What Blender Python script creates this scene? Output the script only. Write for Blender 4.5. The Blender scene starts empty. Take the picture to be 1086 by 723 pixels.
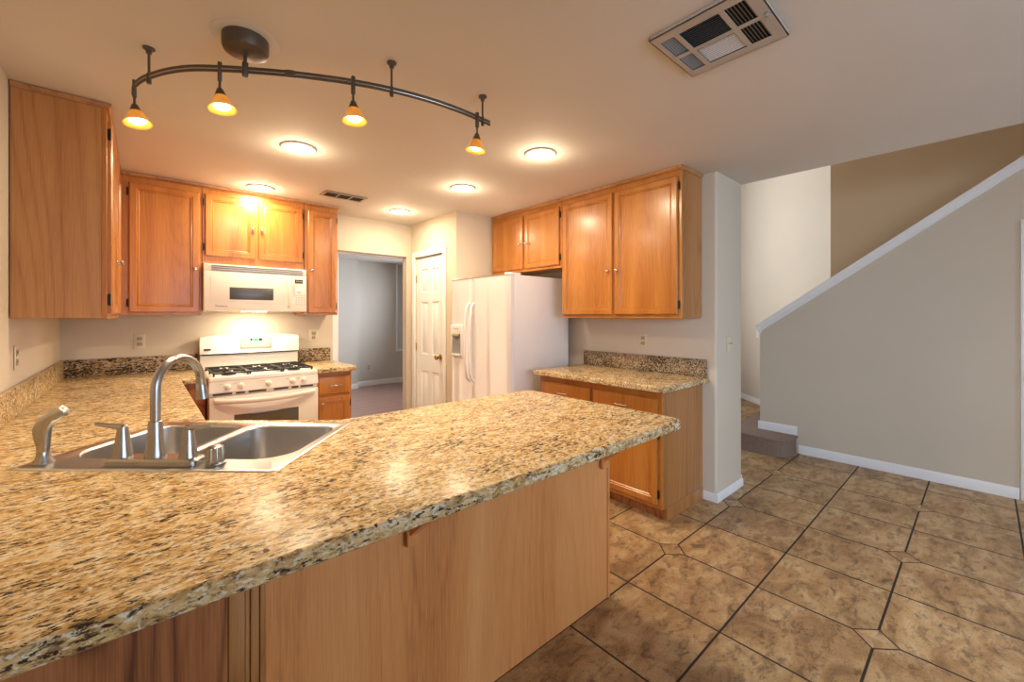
import bpy, bmesh, math, random
from mathutils import Vector, Matrix
random.seed(7)
PI = math.pi
scene = bpy.context.scene
COL = scene.collection

# ------------------------------------------------------------------ camera, world, light
TH = math.radians(41.5)
cam = bpy.data.cameras.new('camera')
cam.sensor_fit = 'HORIZONTAL'; cam.sensor_width = 36.0
cam.lens = 444.0 / 1086.0 * 36.0
cam.shift_y = -26.5 / 1086.0
cam.clip_start = 0.02
camo = bpy.data.objects.new('camera', cam); COL.objects.link(camo)
camo.location = (0, 0, 1.372); camo.rotation_euler = (PI / 2, 0, -TH)
scene.camera = camo
scene.view_settings.view_transform = 'Standard'
scene.view_settings.look = 'None'
scene.view_settings.gamma = 1.0
scene.view_settings.use_curve_mapping = False
scene.view_settings.exposure = 0.36
try:
    scene.cycles.use_denoising = True
    scene.cycles.max_bounces = 10
    scene.cycles.diffuse_bounces = 5
    scene.cycles.sample_clamp_indirect = 6.0
    scene.cycles.caustics_reflective = False
    scene.cycles.caustics_refractive = False
except Exception:
    pass

world = bpy.data.worlds.new('sky_world'); scene.world = world
world.use_nodes = True
wn = world.node_tree.nodes; wn['Background'].inputs[0].default_value = (0.72, 0.84, 1.0, 1)
wn['Background'].inputs[1].default_value = 2.2

def lin(c):
    c = c / 255.0
    return c / 12.92 if c <= 0.04045 else ((c + 0.055) / 1.055) ** 2.4
def rgb(r, g, b): return (lin(r), lin(g), lin(b), 1)

def area(name, loc, rot, sx, sy, power, color, spread=None, shape='RECTANGLE'):
    l = bpy.data.lights.new(name, 'AREA'); l.shape = shape
    l.size = sx
    if shape in ('RECTANGLE', 'ELLIPSE'): l.size_y = sy
    l.energy = power; l.color = color[:3]
    if spread: l.spread = spread
    o = bpy.data.objects.new(name, l); COL.objects.link(o)
    o.location = loc; o.rotation_euler = rot
    return o
DAY = (0.61, 0.78, 1.0); WARM = (1.0, 0.80, 0.54); SOFTDAY = (1.0, 0.91, 0.84)
# daylight lamps at unseen windows, the foyer and far-room ones added for light
NOOK_W, LEFT_W, FOYER_W, FAR_W = 62, 150, 92, 225
area('daylight_nook_window', (1.9, -3.5, 1.9), (PI / 2 - .5, 0, 0), 3.2, 2.2, NOOK_W, DAY)
area('daylight_side_window', (-1.0, -1.2, 1.95), (0, -PI / 2 + .55, 0), 1.3, 2.4, LEFT_W, DAY)
area('added_foyer_daylight', (5.6, 4.77, 2.6), (-PI / 2, 0, 0), 2.6, 4.0, FOYER_W, SOFTDAY)
area('added_far_room_daylight', (5.0, 6.4, 1.9), (0, PI / 2 - .5, 0), 1.6, 2.0, FAR_W, (0.86, 0.92, 1.0))
CAN_W, TRACK_W, HOOD_W = 9.5, 1.4, 4.0

# ------------------------------------------------------------------ node helpers
class NT:
    def __init__(s, name):
        m = bpy.data.materials.new(name); m.use_nodes = True
        s.m = m; s.n = m.node_tree.nodes; s.l = m.node_tree.links
        s.b = s.n['Principled BSDF']
    def node(s, t, **k):
        n = s.n.new(t)
        for a, v in k.items(): setattr(n, a, v)
        return n
    def link(s, a, b): s.l.new(a, b)
    def setin(s, sock, v):
        if isinstance(v, bpy.types.NodeSocket): s.l.new(v, sock)
        else: sock.default_value = v
    def math(s, op, a, b=None, c=None):
        n = s.node('ShaderNodeMath', operation=op)
        s.setin(n.inputs[0], a)
        if b is not None: s.setin(n.inputs[1], b)
        if c is not None: s.setin(n.inputs[2], c)
        return n.outputs[0]
    def mix(s, f, a, b, mode='MIX'):
        n = s.node('ShaderNodeMix', data_type='RGBA', blend_type=mode)
        s.setin(n.inputs[0], f); s.setin(n.inputs[6], a); s.setin(n.inputs[7], b)
        return n.outputs[2]
    def ramp(s, f, stops):
        n = s.node('ShaderNodeValToRGB'); e = n.color_ramp.elements
        while len(e) < len(stops): e.new(0.5)
        for i, (p, c) in enumerate(stops):
            e[i].position = p; e[i].color = c if len(c) == 4 else tuple(c) + (1,)
        s.link(f, n.inputs[0]); return n.outputs[0]
    def coord(s, scale=(1, 1, 1), loc=(0, 0, 0), rnd=False, rot=(0, 0, 0)):
        t = s.node('ShaderNodeTexCoord'); v = t.outputs['Object']
        if rnd:
            oi = s.node('ShaderNodeObjectInfo')
            a = s.node('ShaderNodeVectorMath', operation='MULTIPLY_ADD')
            cm = s.node('ShaderNodeCombineXYZ')
            for i, k in enumerate((7.3, 5.1, 9.7)):
                s.link(s.math('MULTIPLY', oi.outputs['Random'], k), cm.inputs[i])
            s.link(v, a.inputs[0]); a.inputs[1].default_value = (1, 1, 1); s.link(cm.outputs[0], a.inputs[2])
            v = a.outputs[0]
        m = s.node('ShaderNodeMapping'); m.inputs['Scale'].default_value = scale
        m.inputs['Location'].default_value = loc; m.inputs['Rotation'].default_value = rot
        s.link(v, m.inputs[0]); return m.outputs[0]
    def noise(s, v, scale, detail=3, rough=0.5, dist=0.0):
        n = s.node('ShaderNodeTexNoise'); s.link(v, n.inputs['Vector'])
        n.inputs['Scale'].default_value = scale; n.inputs['Detail'].default_value = detail
        n.inputs['Roughness'].default_value = rough; n.inputs['Distortion'].default_value = dist
        return n.outputs[0]
    def bump(s, h, strength, dist=0.01):
        n = s.node('ShaderNodeBump'); n.inputs['Strength'].default_value = strength
        n.inputs['Distance'].default_value = dist
        s.link(h, n.inputs['Height']); s.link(n.outputs[0], s.b.inputs['Normal'])
    def P(s, **k):
        for a, v in k.items():
            s.setin(s.b.inputs[a.replace('_', ' ')], v)

def plain(name, col, rough=0.5, metal=0.0, var=0.03, nscale=6, spec=None, coat=0):
    t = NT(name)
    n = t.noise(t.coord(rnd=True), nscale, 3)
    d = tuple(max(0, c * (1 - var)) for c in col[:3]) + (1,)
    l = tuple(min(1, c * (1 + var)) for c in col[:3]) + (1,)
    t.P(Base_Color=t.ramp(n, [(0.35, d), (0.65, l)]), Roughness=rough, Metallic=metal)
    if spec is not None: t.b.inputs['Specular IOR Level'].default_value = spec
    if coat: t.b.inputs['Coat Weight'].default_value = coat
    return t.m

def painted(name, col, bump=0.15, rough=0.75, scale=90):
    t = NT(name); v = t.coord()
    n = t.noise(v, 1.3, 3)
    t.P(Base_Color=t.ramp(n, [(0.3, tuple(c * 0.97 for c in col[:3])), (0.7, tuple(c * 1.02 for c in col[:3]))]), Roughness=rough)
    t.b.inputs['Specular IOR Level'].default_value = 0.25
    t.bump(t.noise(v, scale, 3, 0.6), bump, 0.004)
    return t.m

def wood(name, dark, mid, light, rough=0.33, grain=1.0, vertical=True, cathedral=0.5, coat=0.25):
    t = NT(name)
    sc = (1, 1, 0.06) if vertical else (0.06, 1, 1)
    v = t.coord(scale=sc, rnd=True)
    big = t.noise(v, 7 * grain, 3, 0.5, 0.6)
    vr = t.coord(scale=(1, 1, 0.14) if vertical else (0.14, 1, 1), rnd=True)
    rings = t.math('FRACT', t.math('MULTIPLY', t.noise(vr, 2.4 * grain, 1, 0.3, 0.1), 42))
    rings = t.math('POWER', t.math('ABSOLUTE', t.math('SUBTRACT', t.math('MULTIPLY', rings, 2.0), 1.0)), 3.0)
    v2 = t.coord(scale=(1, 1, 0.025) if vertical else (0.025, 1, 1), rnd=True)
    fine = t.noise(v2, 210, 2, 0.7)
    f = t.math('ADD', t.math('MULTIPLY', big, 0.55), t.math('MULTIPLY', fine, 0.38))
    f = t.math('SUBTRACT', f, t.math('MULTIPLY', rings, 0.10 * cathedral))
    c = t.ramp(f, [(0.22, dark), (0.42, mid), (0.62, light)])
    t.P(Base_Color=c, Roughness=rough)
    t.b.inputs['Coat Weight'].default_value = coat; t.b.inputs['Coat Roughness'].default_value = 0.18
    t.bump(fine, 0.08, 0.002)
    return t.m

def granite(name, dark=0.0):
    t = NT(name)
    v = t.coord(scale=(0.55, 1.0, 1.0), rot=(0, 0, 0.12))
    cloud = t.noise(v, 26, 5, 0.68, 0.3)
    base = t.ramp(cloud, [(0.32, rgb(150, 116, 72)), (0.43, rgb(196, 160, 104)), (0.54, rgb(216, 188, 138)), (0.68, rgb(222, 212, 190))])
    med = t.noise(v, 92, 4, 0.66, 0.3)
    base = t.mix(t.ramp(med, [(0.51, (0, 0, 0)), (0.60, (0.8, 0.8, 0.8))]), base, rgb(122, 92, 58))
    med2 = t.noise(t.coord(scale=(0.55, 1, 1), loc=(4, 2, 7), rot=(0, 0, 0.12)), 105, 3, 0.6, 0.3)
    base = t.mix(t.ramp(med2, [(0.54, (0, 0, 0)), (0.63, (0.9, 0.9, 0.9))]), base, rgb(226, 216, 192))
    dk = t.noise(t.coord(scale=(0.45, 1.1, 1.1), loc=(1, 9, 3), rot=(0, 0, 0.12)), 98, 5, 0.70, 0.4)
    dkm = t.math('ADD', dk, t.math('MULTIPLY', t.math('SUBTRACT', t.noise(v, 9, 2), 0.5), 0.22))
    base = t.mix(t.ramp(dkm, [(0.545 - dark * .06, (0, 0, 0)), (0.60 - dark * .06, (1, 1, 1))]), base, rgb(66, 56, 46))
    if dark: base = t.mix(1.0, base, (0.72, 0.72, 0.80, 1), 'MULTIPLY')  # whole stone colour darkened and cooled, with more dark specks
    gar = t.noise(t.coord(loc=(11, 3, 5)), 30, 1, 0.4)
    base = t.mix(t.ramp(gar, [(0.765, (0, 0, 0)), (0.78, (1, 1, 1))]), base, rgb(80, 40, 30))
    t.P(Base_Color=base, Roughness=0.24)
    t.b.inputs['Specular IOR Level'].default_value = 0.09
    return t.m

def tile_floor():
    t = NT('slate_look_tile')
    tc = t.node('ShaderNodeTexCoord'); sp = t.node('ShaderNodeSeparateXYZ'); t.link(tc.outputs['Object'], sp.inputs[0])
    X, Y = sp.outputs[0], sp.outputs[1]
    S = 0.457
    def dist(c, o, s):          # distance to the nearest multiple of s from o
        f = t.math('FRACT', t.math('ADD', t.math('DIVIDE', t.math('SUBTRACT', c, o), s), 0.5))
        return t.math('MULTIPLY', t.math('ABSOLUTE', t.math('SUBTRACT', f, 0.5)), s)
    gx, gy = dist(X, 1.880, S), dist(Y, 0.765, S)
    m = t.math('ADD', dist(X, 2.337, 2 * S), dist(Y, 0.308, 2 * S))
    m = t.math('ADD', m, t.math('LESS_THAN', X, 1.6))      # no inset tiles beside the peninsula
    inside = t.math('LESS_THAN', m, 0.078)
    line = t.math('MAXIMUM', t.math('LESS_THAN', gx, 0.0045), t.math('LESS_THAN', gy, 0.0048))
    line = t.math('MULTIPLY', line, t.math('SUBTRACT', 1.0, inside))
    dl = t.math('LESS_THAN', t.math('ABSOLUTE', t.math('SUBTRACT', m, 0.078)), 0.0045)
    grout = t.math('MAXIMUM', line, dl)
    cx = t.math('FLOOR', t.math('DIVIDE', t.math('SUBTRACT', X, 1.880), S))
    cy = t.math('FLOOR', t.math('DIVIDE', t.math('SUBTRACT', Y, 0.765), S))
    cb = t.node('ShaderNodeCombineXYZ'); t.link(cx, cb.inputs[0]); t.link(cy, cb.inputs[1]); t.link(inside, cb.inputs[2])
    wnz = t.node('ShaderNodeTexWhiteNoise', noise_dimensions='3D'); t.link(cb.outputs[0], wnz.inputs['Vector'])
    off = t.node('ShaderNodeVectorMath', operation='MULTIPLY_ADD')
    t.link(wnz.outputs['Color'], off.inputs[0]); off.inputs[1].default_value = (9, 9, 9); t.link(tc.outputs['Object'], off.inputs[2])
    mp = t.node('ShaderNodeMapping'); mp.inputs['Scale'].default_value = (1, 1.7, 1); t.link(off.outputs[0], mp.inputs[0])
    n1 = t.noise(mp.outputs[0], 4.5, 6, 0.62, 0.8)
    n2 = t.noise(mp.outputs[0], 13, 7, 0.74, 0.5)
    n3 = t.noise(mp.outputs[0], 110, 3, 0.7)
    c = t.ramp(n1, [(0.30, rgb(134, 102, 68)), (0.45, rgb(170, 134, 92)), (0.58, rgb(190, 158, 114)), (0.72, rgb(204, 178, 140))])
    c = t.mix(t.ramp(n2, [(0.50, (0, 0, 0)), (0.63, (0.72, 0.72, 0.72))]), c, rgb(92, 68, 48))
    c = t.mix(t.ramp(n3, [(0.56, (0, 0, 0)), (0.68, (0.6, 0.6, 0.6))]), c, rgb(64, 50, 38))
    br = t.math('ADD', 0.90, t.math('MULTIPLY', wnz.outputs['Value'], 0.2))
    cm = t.node('ShaderNodeCombineXYZ')
    for i in range(3): t.link(br, cm.inputs[i])
    c = t.mix(1.0, c, cm.outputs[0], 'MULTIPLY')
    c = t.mix(grout, c, rgb(46, 36, 30))
    t.P(Base_Color=c)
    t.link(t.math('ADD', 0.42, t.math('MULTIPLY', grout, 0.4)), t.b.inputs['Roughness'])
    h = t.math('SUBTRACT', t.math('MULTIPLY', n2, 0.4), grout)
    t.bump(h, 0.35, 0.003)
    return t.m

def laminate():
    t = NT('laminate_planks'); v = t.coord()
    b = t.node('ShaderNodeTexBrick'); t.link(v, b.inputs['Vector'])
    b.inputs['Color1'].default_value = rgb(150, 116, 104); b.inputs['Color2'].default_value = rgb(134, 100, 90)
    b.inputs['Mortar'].default_value = rgb(96, 70, 62); b.inputs['Scale'].default_value = 1
    b.inputs['Brick Width'].default_value = 1.2; b.inputs['Row Height'].default_value = 0.12; b.inputs['Mortar Size'].default_value = 0.002
    n = t.noise(t.coord(scale=(0.08, 1, 1)), 60, 3)
    t.P(Base_Color=t.mix(0.35, b.outputs[0], t.ramp(n, [(0.3, rgb(110, 80, 70)), (0.7, rgb(180, 146, 130))])), Roughness=0.3)
    return t.m

def emit(name, col, s):
    t = NT(name); t.P(Base_Color=col, Emission_Color=col, Emission_Strength=s, Roughness=0.4)
    return t.m

def brushed(name, col, rough=0.3):
    t = NT(name)
    n = t.noise(t.coord(rnd=True), 5, 2)
    t.P(Base_Color=t.ramp(n, [(0.3, tuple(c * .96 for c in col[:3])), (0.7, col[:3])]), Metallic=1.0, Roughness=rough)
    return t.m

M = {}
M['wall'] = painted('beige_wall_paint', rgb(208, 197, 179))
M['wall2'] = painted('wall_paint_stairwell_light', rgb(210, 186, 152))  # same wall paint, browner copy for how light falls in the stairwell
M['wallgrey'] = painted('far_room_wall_paint', rgb(206, 201, 192))
M['ceil'] = painted('ceiling_paint', rgb(216, 209, 200), 0.1)
M['trim'] = plain('white_trim_paint', rgb(236, 236, 236), 0.35, var=0.01)
M['tile'] = tile_floor(); M['lam'] = laminate()
M['oak'] = wood('honey_oak', rgb(146, 84, 32), rgb(180, 114, 46), rgb(198, 136, 62))
M['oakside'] = wood('oak_side_veneer', rgb(134, 84, 42), rgb(174, 118, 64), rgb(194, 140, 84), cathedral=1.3, grain=0.8)
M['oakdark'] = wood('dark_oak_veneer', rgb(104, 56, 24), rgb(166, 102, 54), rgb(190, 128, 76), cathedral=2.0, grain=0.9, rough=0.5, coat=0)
M['birch'] = wood('pale_birch_veneer', rgb(170, 98, 46), rgb(216, 146, 84), rgb(230, 168, 108), cathedral=0.5, grain=0.55, rough=0.42, coat=0.1)
M['gran'] = granite('gold_granite'); M['grandark'] = granite('darkened_speckled_granite', 1.0)
M['white'] = plain('white_appliance_enamel', rgb(232, 230, 234), 0.28, var=0.01)
M['bisque'] = plain('bisque_appliance_enamel', rgb(244, 238, 228), 0.25, var=0.01)
M['bisque2'] = plain('bisque_panel_shade', rgb(214, 196, 172), 0.4, var=0.02)
M['steel'] = brushed('brushed_stainless', (0.60, 0.60, 0.60, 1), 0.28)
M['nickel'] = brushed('satin_nickel', (0.46, 0.455, 0.45, 1), 0.27)
M['bronze'] = plain('dark_bronze_metal', rgb(92, 80, 68), 0.42, 0.35, 0.08)
M['black'] = plain('black_iron', rgb(34, 32, 32), 0.45, 0.2, 0.15)
M['dark'] = plain('dark_recess', rgb(26, 24, 24), 0.7, 0, 0.1)
M['hinge'] = plain('antique_hinge_metal', rgb(58, 48, 38), 0.4, 0.7, 0.1)
M['pewter'] = plain('pewter_knob_metal', rgb(196, 186, 172), 0.25, 0.9, 0.05)
M['brass'] = plain('polished_brass', rgb(190, 156, 90), 0.18, 1.0, 0.05)
M['plate'] = plain('almond_plastic', rgb(214, 204, 178), 0.4, 0, 0.02)
M['plate2'] = plain('almond_plastic_inset', rgb(178, 168, 142), 0.4, 0, 0.02)
M['wplate'] = plain('white_plastic', rgb(234, 232, 228), 0.4, 0, 0.02)
M['glassdark'] = plain('smoked_glass', rgb(82, 80, 80), 0.3, 0, 0.03, spec=0.6)
M['glassoven'] = plain('oven_window_glass', rgb(96, 88, 74), 0.06, 0, 0.05, spec=0.8)
M['vent'] = plain('vent_enamel', rgb(182, 170, 158), 0.4, 0, 0.03)
M['louver'] = plain('louver_enamel', rgb(150, 154, 158), 0.4, 0, 0.03)
M['carpet'] = plain('taupe_carpet', rgb(132, 112, 98), 0.95, 0, 0.25, 180)
M['lamp'] = emit('lit_lamp_lens', (1.0, 0.88, 0.66, 1), 9.0)
M['bulb'] = emit('lit_halogen_bulb', (1.0, 0.86, 0.58, 1), 14.0)
M['green'] = emit('green_clock_digits', (0.1, 0.85, 0.35, 1), 1.2)
def shade_mat():
    t = NT('amber_glass_shade')
    n = t.noise(t.coord(), 30, 3)
    c = t.ramp(n, [(0.3, (0.70, 0.24, 0.02)), (0.7, (0.90, 0.38, 0.06))])
    t.P(Base_Color=c, Roughness=0.35, Emission_Color=c, Emission_Strength=0.40)
    return t.m
M['amber'] = shade_mat()
def glass_mat():
    t = NT('window_glass')
    tr = t.node('ShaderNodeBsdfTransparent'); gl = t.node('ShaderNodeBsdfGlossy'); gl.inputs['Roughness'].default_value = 0.02
    mx = t.node('ShaderNodeMixShader'); fr = t.node('ShaderNodeFresnel'); fr.inputs[0].default_value = 1.45
    t.link(fr.outputs[0], mx.inputs[0]); t.link(tr.outputs[0], mx.inputs[1]); t.link(gl.outputs[0], mx.inputs[2])
    t.link(mx.outputs[0], t.n['Material Output'].inputs[0])
    return t.m
M['glass'] = glass_mat()

# ------------------------------------------------------------------ mesh builder
ORG = {}
class MB:
    def __init__(s, M=None):
        s.bm = bmesh.new(); s.M = M or Matrix()
    def v(s, c): return s.bm.verts.new(s.M @ Vector(c))
    def absorb(s, tb, X=None):
        mp = {}
        for v in tb.verts:
            co = X @ v.co if X else v.co
            mp[v] = s.v(co)
        for f in tb.faces:
            try: s.bm.faces.new([mp[v] for v in f.verts])
            except ValueError: pass
        tb.free()
    def box(s, x0, x1, y0, y1, z0, z1, bev=0.0, seg=2, X=None):
        tb = bmesh.new()
        bmesh.ops.create_cube(tb, size=1)
        for v in tb.verts:
            v.co = Vector(((x0 + x1) / 2 + v.co.x * (x1 - x0), (y0 + y1) / 2 + v.co.y * (y1 - y0), (z0 + z1) / 2 + v.co.z * (z1 - z0)))
        if bev > 0:
            bmesh.ops.bevel(tb, geom=tb.edges[:], offset=bev, segments=seg, affect='EDGES', profile=0.5)
        s.absorb(tb, X); return s
    def loft(s, loops, cap0=True, cap1=True, closed=True):
        rows = [[s.v(c) for c in lp] for lp in loops]
        n = len(rows[0])
        for a, b in zip(rows, rows[1:]):
            for i in range(n if closed else n - 1):
                j = (i + 1) % n
                s.bm.faces.new((a[i], a[j], b[j], b[i]))
        if cap0: s.bm.faces.new(rows[0][::-1])
        if cap1: s.bm.faces.new(rows[-1])
        return s
    def tube(s, pts, r, n=10, cap=True):
        pts = [Vector(p) for p in pts]
        rs = r if isinstance(r, (list, tuple)) else [r] * len(pts)
        up = None; loops = []
        for i, p in enumerate(pts):
            t = (pts[min(i + 1, len(pts) - 1)] - pts[max(i - 1, 0)]).normalized()
            if up is None:
                up = Vector((0, 0, 1)) if abs(t.z) < 0.9 else Vector((1, 0, 0))
            a = t.cross(up).normalized(); up = a.cross(t).normalized()
            loops.append([p + (a * math.cos(2 * PI * k / n) + up * math.sin(2 * PI * k / n)) * rs[i] for k in range(n)])
        return s.loft(loops, cap, cap)
    def lathe(s, prof, c=(0, 0, 0), axis=(0, 0, 1), n=24):
        c = Vector(c); q = Vector((0, 0, 1)).rotation_difference(Vector(axis).normalized())
        loops = [[c + q @ Vector((max(r, 1e-4) * math.cos(2 * PI * k / n), max(r, 1e-4) * math.sin(2 * PI * k / n), z)) for k in range(n)] for r, z in prof]
        return s.loft(loops, True, True)
    def prism(s, poly, z0, z1, bev=0):
        if not bev:
            return s.loft([[(x, y, z0) for x, y in poly], [(x, y, z1) for x, y in poly]])
        lp = [[(x, y, z0) for x, y in offset(poly, -bev * .4)], [(x, y, z0 + bev * .4) for x, y in poly]]
        for k in range(5):
            a = k / 4 * PI / 2
            lp.append([(x, y, z1 - bev + bev * math.sin(a)) for x, y in offset(poly, -bev * (1 - math.cos(a)))])
        return s.loft(lp)
    def build(s, name, mat, parent=None, smooth=35, label=None):
        if parent is not None:
            o0 = ORG[parent.name]
            for v in s.bm.verts: v.co -= o0
        bmesh.ops.recalc_face_normals(s.bm, faces=s.bm.faces[:])
        me = bpy.data.meshes.new(name); s.bm.to_mesh(me); s.bm.free()
        me.materials.append(mat)
        if smooth:
            for p in me.polygons: p.use_smooth = True
            me.set_sharp_from_angle(angle=math.radians(smooth))
        o = bpy.data.objects.new(name, me); COL.objects.link(o)
        if parent is not None:
            o.parent = parent; ORG[o.name] = ORG[parent.name]
        else: ORG[o.name] = Vector((0, 0, 0))
        if label: o['label'] = label
        return o

def offset(poly, d):
    """move each edge of a CCW polygon outward by d (miter)"""
    n = len(poly); out = []
    for i in range(n):
        p0, p1, p2 = Vector(poly[i - 1]), Vector(poly[i]), Vector(poly[(i + 1) % n])
        a = (p1 - p0).normalized(); b = (p2 - p1).normalized()
        na = Vector((a.y, -a.x)); nb = Vector((b.y, -b.x))
        m = (na + nb)
        if m.length < 1e-6: m = na
        m.normalize(); k = d / max(0.35, m.dot(na))
        out.append((p1.x + m.x * k, p1.y + m.y * k))
    return out
def arc(cx, cy, r, a0, a1, n=6):
    return [(cx + r * math.cos(math.radians(a0 + (a1 - a0) * i / n)), cy + r * math.sin(math.radians(a0 + (a1 - a0) * i / n))) for i in range(n + 1)]
def rrect(x0, x1, y0, y1, r, n=6):
    rs = r if isinstance(r, (list, tuple)) else (r,) * 4     # bl, br, tr, tl
    return arc(x0 + rs[0], y0 + rs[0], rs[0], 180, 270, n) + arc(x1 - rs[1], y0 + rs[1], rs[1], 270, 360, n) + \
        arc(x1 - rs[2], y1 - rs[2], rs[2], 0, 90, n) + arc(x0 + rs[3], y1 - rs[3], rs[3], 90, 180, n)

def thing(name, label, cat, loc, group=None):
    o = bpy.data.objects.new(name, None); COL.objects.link(o); o.location = loc
    o.empty_display_size = 0.05
    o['label'] = label; o['category'] = cat
    if group: o['group'] = group
    ORG[o.name] = Vector(loc); return o
def tag(o, label, cat, group=None):
    o['label'] = label; o['category'] = cat
    if group: o['group'] = group
    return o
def struct(name, mb, mat, smooth=35):
    o = mb.build(name, mat, None, smooth); o['kind'] = 'structure'; return o
def dup(root, loc, label, group=None):
    r = root.copy(); COL.objects.link(r); r.location = loc; r['label'] = label
    if group: r['group'] = group
    for ch in list(root.children):
        c = ch.copy(); COL.objects.link(c); c.parent = r
        for g in list(ch.children):
            d = g.copy(); COL.objects.link(d); d.parent = c
    return r

# ------------------------------------------------------------------ structure
CZ = 2.438
WX = -0.45     # left wall face
BY = 4.50      # back wall face
RX = 3.17      # right kitchen wall face
b = MB(); b.box(-0.65, 9.6, -3.3, BY + .1, -0.1, 0); struct('floor_tile', b, M['tile'], 0)
b = MB(); b.box(-0.65, 4.8, BY + .1, 8.3, -0.1, 0); struct('floor_far_room', b, M['lam'], 0)
b = MB(); b.box(-0.65, 3.65, -3.3, 8.3, CZ, CZ + .1); b.box(3.65, 4.8, BY + .1, 8.3, CZ, CZ + .1); struct('ceiling', b, M['ceil'], 0)
b = MB(); b.box(3.55, 9.6, -3.3, BY + .1, 5.2, 5.3); struct('ceiling_stairwell', b, M['ceil'], 0)
# left wall with a window opening behind the camera
b = MB(); b.box(WX - .12, WX, -3.15, -2.3, 0, CZ); b.box(WX - .12, WX, -0.1, 8.2, 0, CZ)
b.box(WX - .12, WX, -2.3, -0.1, 0, .85); b.box(WX - .12, WX, -2.3, -0.1, 2.05, CZ); struct('wall_left', b, M['wall'], 0)
def win(name, x0, x1, y0, y1, z0, z1, axis, bars=1):
    b = MB(); w = 0.05
    if axis == 'x':     # plane x = const
        b.box(x0, x1, y0, y0 + w, z0, z1, .004); b.box(x0, x1, y1 - w, y1, z0, z1, .004)
        b.box(x0, x1, y0 + w, y1 - w, z0, z0 + w, .004); b.box(x0, x1, y0 + w, y1 - w, z1 - w, z1, .004)
        for k in range(bars):
            c = y0 + (y1 - y0) * (k + 1) / (bars + 1); b.box(x0, x1, c - w / 2, c + w / 2, z0 + w, z1 - w, .004)
        g = MB(); xm = (x0 + x1) / 2; g.box(xm - .003, xm + .003, y0 + w, y1 - w, z0 + w, z1 - w)
    else:
        b.box(x0, x0 + w, y0, y1, z0, z1, .004); b.box(x1 - w, x1, y0, y1, z0, z1, .004)
        b.box(x0 + w, x1 - w, y0, y1, z0, z0 + w, .004); b.box(x0 + w, x1 - w, y0, y1, z1 - w, z1, .004)
        for k in range(bars):
            c = x0 + (x1 - x0) * (k + 1) / (bars + 1); b.box(c - w / 2, c + w / 2, y0, y1, z0 + w, z1 - w, .004)
        g = MB(); ym = (y0 + y1) / 2; g.box(x0 + w, x1 - w, ym - .003, ym + .003, z0 + w, z1 - w)
    o = struct(name, b, M['trim']); go = g.build('pane', M['glass'], o); return o
win('window_1', WX - .08, WX - .04, -2.3, -0.1, .85, 2.05, 'x')
# wall behind the camera with a wide sliding window
b = MB(); b.box(WX - .12, 0.3, -3.12, -3.0, 0, CZ); b.box(3.5, 6.16, -3.12, -3.0, 0, CZ)
b.box(0.3, 3.5, -3.12, -3.0, 0, .12); b.box(0.3, 3.5, -3.12, -3.0, 2.38, CZ)
b.box(3.55, 6.16, -3.12, -3.0, CZ, 5.2); struct('wall_front', b, M['wall'], 0)
win('window_2', 0.3, 3.5, -3.09, -3.03, .12, 2.38, 'y')
# back wall, header over the doorway
b = MB(); b.box(WX, 1.49, BY, BY + .1, 0, CZ); b.box(1.49, 2.33, BY, BY + .1, 2.066, CZ)
b.box(2.33, 2.39, BY, BY + .1, 0, CZ); struct('wall_back', b, M['wall'], 0)
# pantry closet walls with the door opening
PY0, PY1 = 3.80, 4.395
b = MB(); b.box(2.39, 2.49, 3.555, PY0, 0, CZ); struct('wall_pantry', b, M['wall'], 0)
b = MB(); b.box(2.39, 2.49, PY1, BY + .1, 0, CZ); struct('wall_pantry_left', b, M['wall'], 0)
b = MB(); b.box(2.39, 2.49, PY0, PY1, 2.045, CZ); struct('wall_pantry_header', b, M['wall'], 0)
b = MB(); b.box(2.49, RX, 3.555, 3.655, 0, CZ); struct('wall_pantry_side', b, M['wall'], 0)
# thick wall between kitchen and entry hall, with its bullnosed end
b = MB(); r = .02
poly = arc(RX + r, 1.31 + r, r, 180, 270) + arc(3.65 - r, 1.31 + r, r, 270, 360) + [(3.65, BY + .1), (RX, BY + .1)]
b.prism(poly, 0, CZ); struct('wall_right', b, M['wall'])
b = MB(); b.box(3.55, 3.65, -3.0, BY + .1, CZ + .1, 5.2); struct('wall_upper_hall', b, M['wall2'], 0)
# stairwell outer wall, diagonal foyer wall, foyer front wall with added tall window
b = MB(); b.box(6.04, 6.16, -3.0, 1.2, 0, 5.2); struct('wall_stairwell', b, M['wall2'], 0)
b = MB(); b.prism([(6.04, 1.2), (6.16, 1.1), (9.5, 4.46), (9.5, BY + .1), (9.44, BY + .1)], 0, 5.2); struct('wall_foyer_diagonal', b, M['wall'], 0)
b = MB(); b.box(3.65, 4.3, BY, BY + .12, 0, 5.2); b.box(6.9, 9.44, BY, BY + .12, 0, 5.2)
b.box(4.3, 6.9, BY, BY + .12, 0, .5); b.box(4.3, 6.9, BY, BY + .12, 4.7, 5.2); struct('wall_foyer_front', b, M['wall'], 0)
win('window_foyer_added', 4.3, 6.9, BY + .04, BY + .08, .5, 4.7, 'y', 2)  # unseen window, made tall to light the diagonal wall lower down
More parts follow.
